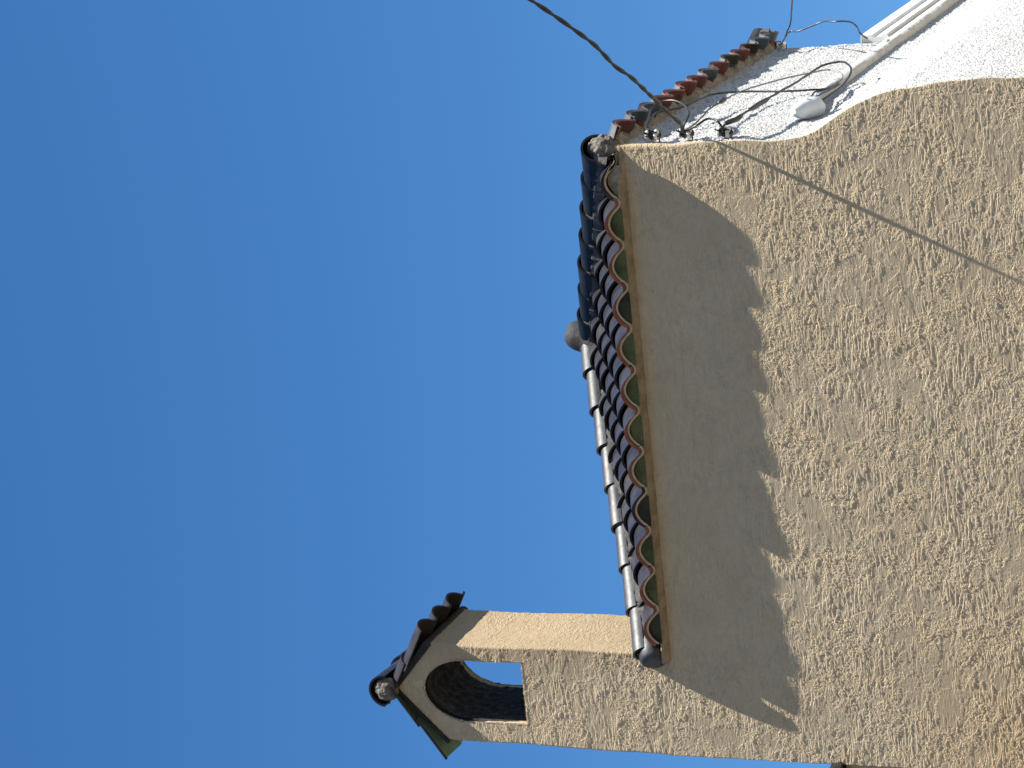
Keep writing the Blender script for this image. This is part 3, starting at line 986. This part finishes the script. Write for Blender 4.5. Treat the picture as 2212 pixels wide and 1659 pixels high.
def insulator(y, z, label, s=1.0, x=.0, wire=True):
    root = bpy.data.objects.new('insulator', None)
    C.objects.link(root)
    root.location = at((x, y, z))
    finish(root, 'insulator', label, 'insulator', 'insulators on the white wall')
    # porcelain spool with two flanges, its axis upright, on a stub out of the wall
    bm = bmesh.new()
    prof = [(.006, -.036), (.026, -.036), (.031, -.030), (.031, -.020), (.020, -.012), (.017, 0), (.020, .012), (.029, .020), (.029, .030), (.024, .036), (.006, .036)]
    rings = []
    for r, zz in prof:
        rings.append([bm.verts.new((.040*s+r*s*math.cos(2*math.pi*k/20), r*s*math.sin(2*math.pi*k/20), zz*s)) for k in range(20)])
    for a, b in zip(rings, rings[1:]):
        for k in range(20): bm.faces.new((a[k], a[(k+1) % 20], b[(k+1) % 20], b[k]))
    bm.faces.new(rings[0][::-1]); bm.faces.new(rings[-1])
    link_bm('spool', bm, M['porc'], root)
    bm = bmesh.new()
    tube_bm(bm, [(-.01, 0, -.040*s), (.02, .004, -.041*s), (.046*s, 0, -.041*s)], .0040*s, 8)
    link_bm('bracket', bm, M['black'], root)
    if wire:   # tie wire wound round the waist, ends sticking out
        bm = bmesh.new()
        pts = []
        for k in range(60):
            a = k*2*math.pi/14
            rr = (.021 + .004*math.sin(k*1.7))*s
            pts.append((.040*s+rr*math.cos(a), rr*math.sin(a), (-.014+.028*k/59+.004*math.sin(k))*s))
        pts += [(.055, -.035, .020), (.068, -.05, .036)]
        tube_bm(bm, pts, .0045, 6)
        rr_ = random.Random(int(abs(z)*1000))
        ball = [(.045+.018*rr_.uniform(-1, 1), -.012+.022*rr_.uniform(-1, 1), .006+.026*rr_.uniform(-1, 1)) for _ in range(14)]
        tube_bm(bm, spline(ball, 5), .0040, 6)
        tube_bm(bm, spline([(.05, -.02, 0), (.062, .01, -.02), (.05, .03, -.036), (.03, .01, -.046), (.035, -.02, -.04)], 5), .0048, 6)
        tube_bm(bm, [(.05, -.02, -.01), (.065, -.04, -.026), (.055, -.034, -.044)], .0045, 6)
        link_bm('tie_wire', bm, M['black'], root)
    return root
insulator(.075, -.205, 'white insulator with black tie wire just under the eave corner')
insulator(.085, -.395, 'middle insulator, where the thick twisted cable is tied off')
insulator(.085, -.620, 'white insulator lowest of the three beside the house corner')

# white cable hood
root = bpy.data.objects.new('cable_hood', None)
C.objects.link(root)
root.location = at((.055, .66, -.995))
finish(root, 'cable_hood', 'white rounded plastic cable entry hood on the white wall with black cables going in', 'cable hood')
bm = bmesh.new()
ax = Vector((.02, -.26, .075)).normalized()
s_ = ax.cross(Vector((1, 0, 0))).normalized(); u_ = s_.cross(ax)
prof = [(-.02, .054), (.0, .064), (.045, .066), (.055, .060), (.075, .059), (.11, .054), (.15, .045), (.18, .033), (.20, .015)]
rings = []
for t, r in prof:
    bend = Vector((0, 0, .02*(t/.2)**2)) if t > 0 else Vector()
    rings.append([bm.verts.new(ax*t + bend + (s_*math.cos(a)*r*1.06 + u_*math.sin(a)*r)) for a in (2*math.pi*k/24 for k in range(24))])
for a, b in zip(rings, rings[1:]):
    for k in range(24): bm.faces.new((a[k], a[(k+1) % 24], b[(k+1) % 24], b[k]))
bm.faces.new(rings[0][::-1]); bm.faces.new(rings[-1])
bmesh.ops.recalc_face_normals(bm, faces=bm.faces[:])
link_bm('hood_shell', bm, M['plastic'], root)
bm = bmesh.new()
bmesh.ops.create_cone(bm, cap_ends=True, segments=16, radius1=.013, radius2=.011, depth=.012)
bmesh.ops.rotate(bm, verts=bm.verts, matrix=Matrix.Rotation(rad(90), 3, 'Y'))
for v in bm.verts: v.co += ax*.08 + Vector((.058, -.0, .0))
link_bm('screw_cap', bm, M['plastic'], root)
bm = bmesh.new()
tube_bm(bm, [Vector((-.02, .02, 0)), Vector((-.02, .2, .04)), Vector((-.022, .55, .12))], .020, 12)
link_bm('conduit_stub', bm, M['plastic'], root)

# wires at the far edge of the tower
r_ = insulator(3.22, -.105, 'small white insulator at the far end of the eave holding a thin wire', .8, x=.0, wire=False)
far1 = [(0.035, 3.20, -0.10), (0.08, 3.036, -0.168), (0.1, 3.175, -0.156), (.16, 3.05, -.20), (.30, 2.65, -.335), (0.5, 1.935, -0.573), (.9, .5, -1.02), (1.6, -2.0, -1.8)]
far1 = [(0.035, 3.20, -0.10), (0.08, 3.036, -0.168), (0.1, 3.175, -0.156), (0.145, 3.12, -0.185), (0.2, 3.053, -0.228), (.34, 2.58, -.370), (0.5, 1.99, -0.545)]
cable('wire', far1, .0060, M['dkgrey'], 'thin wire leaving the far insulator up out of the picture', 'wire', 'thin wires at the far edge')
far2 = [(0.1, 3.17, -0.15), (0.11, 3.28, -0.16), (0.12, 3.208, -0.235), (0.15, 3.196, -0.319), (0.18, 3.171, -0.406), (0.2, 3.024, -0.514), (0.2, 3.012, -0.579), (0.18, 3.093, -0.619), (0.14, 3.157, -0.643), (0.1, 3.113, -0.674), (0.05, 3.20, -0.70)]
cable('wire', far2, .0055, M['dkgrey'], 'thin dark wire arching against the sky down to the white fascia', 'wire', 'thin wires at the far edge')
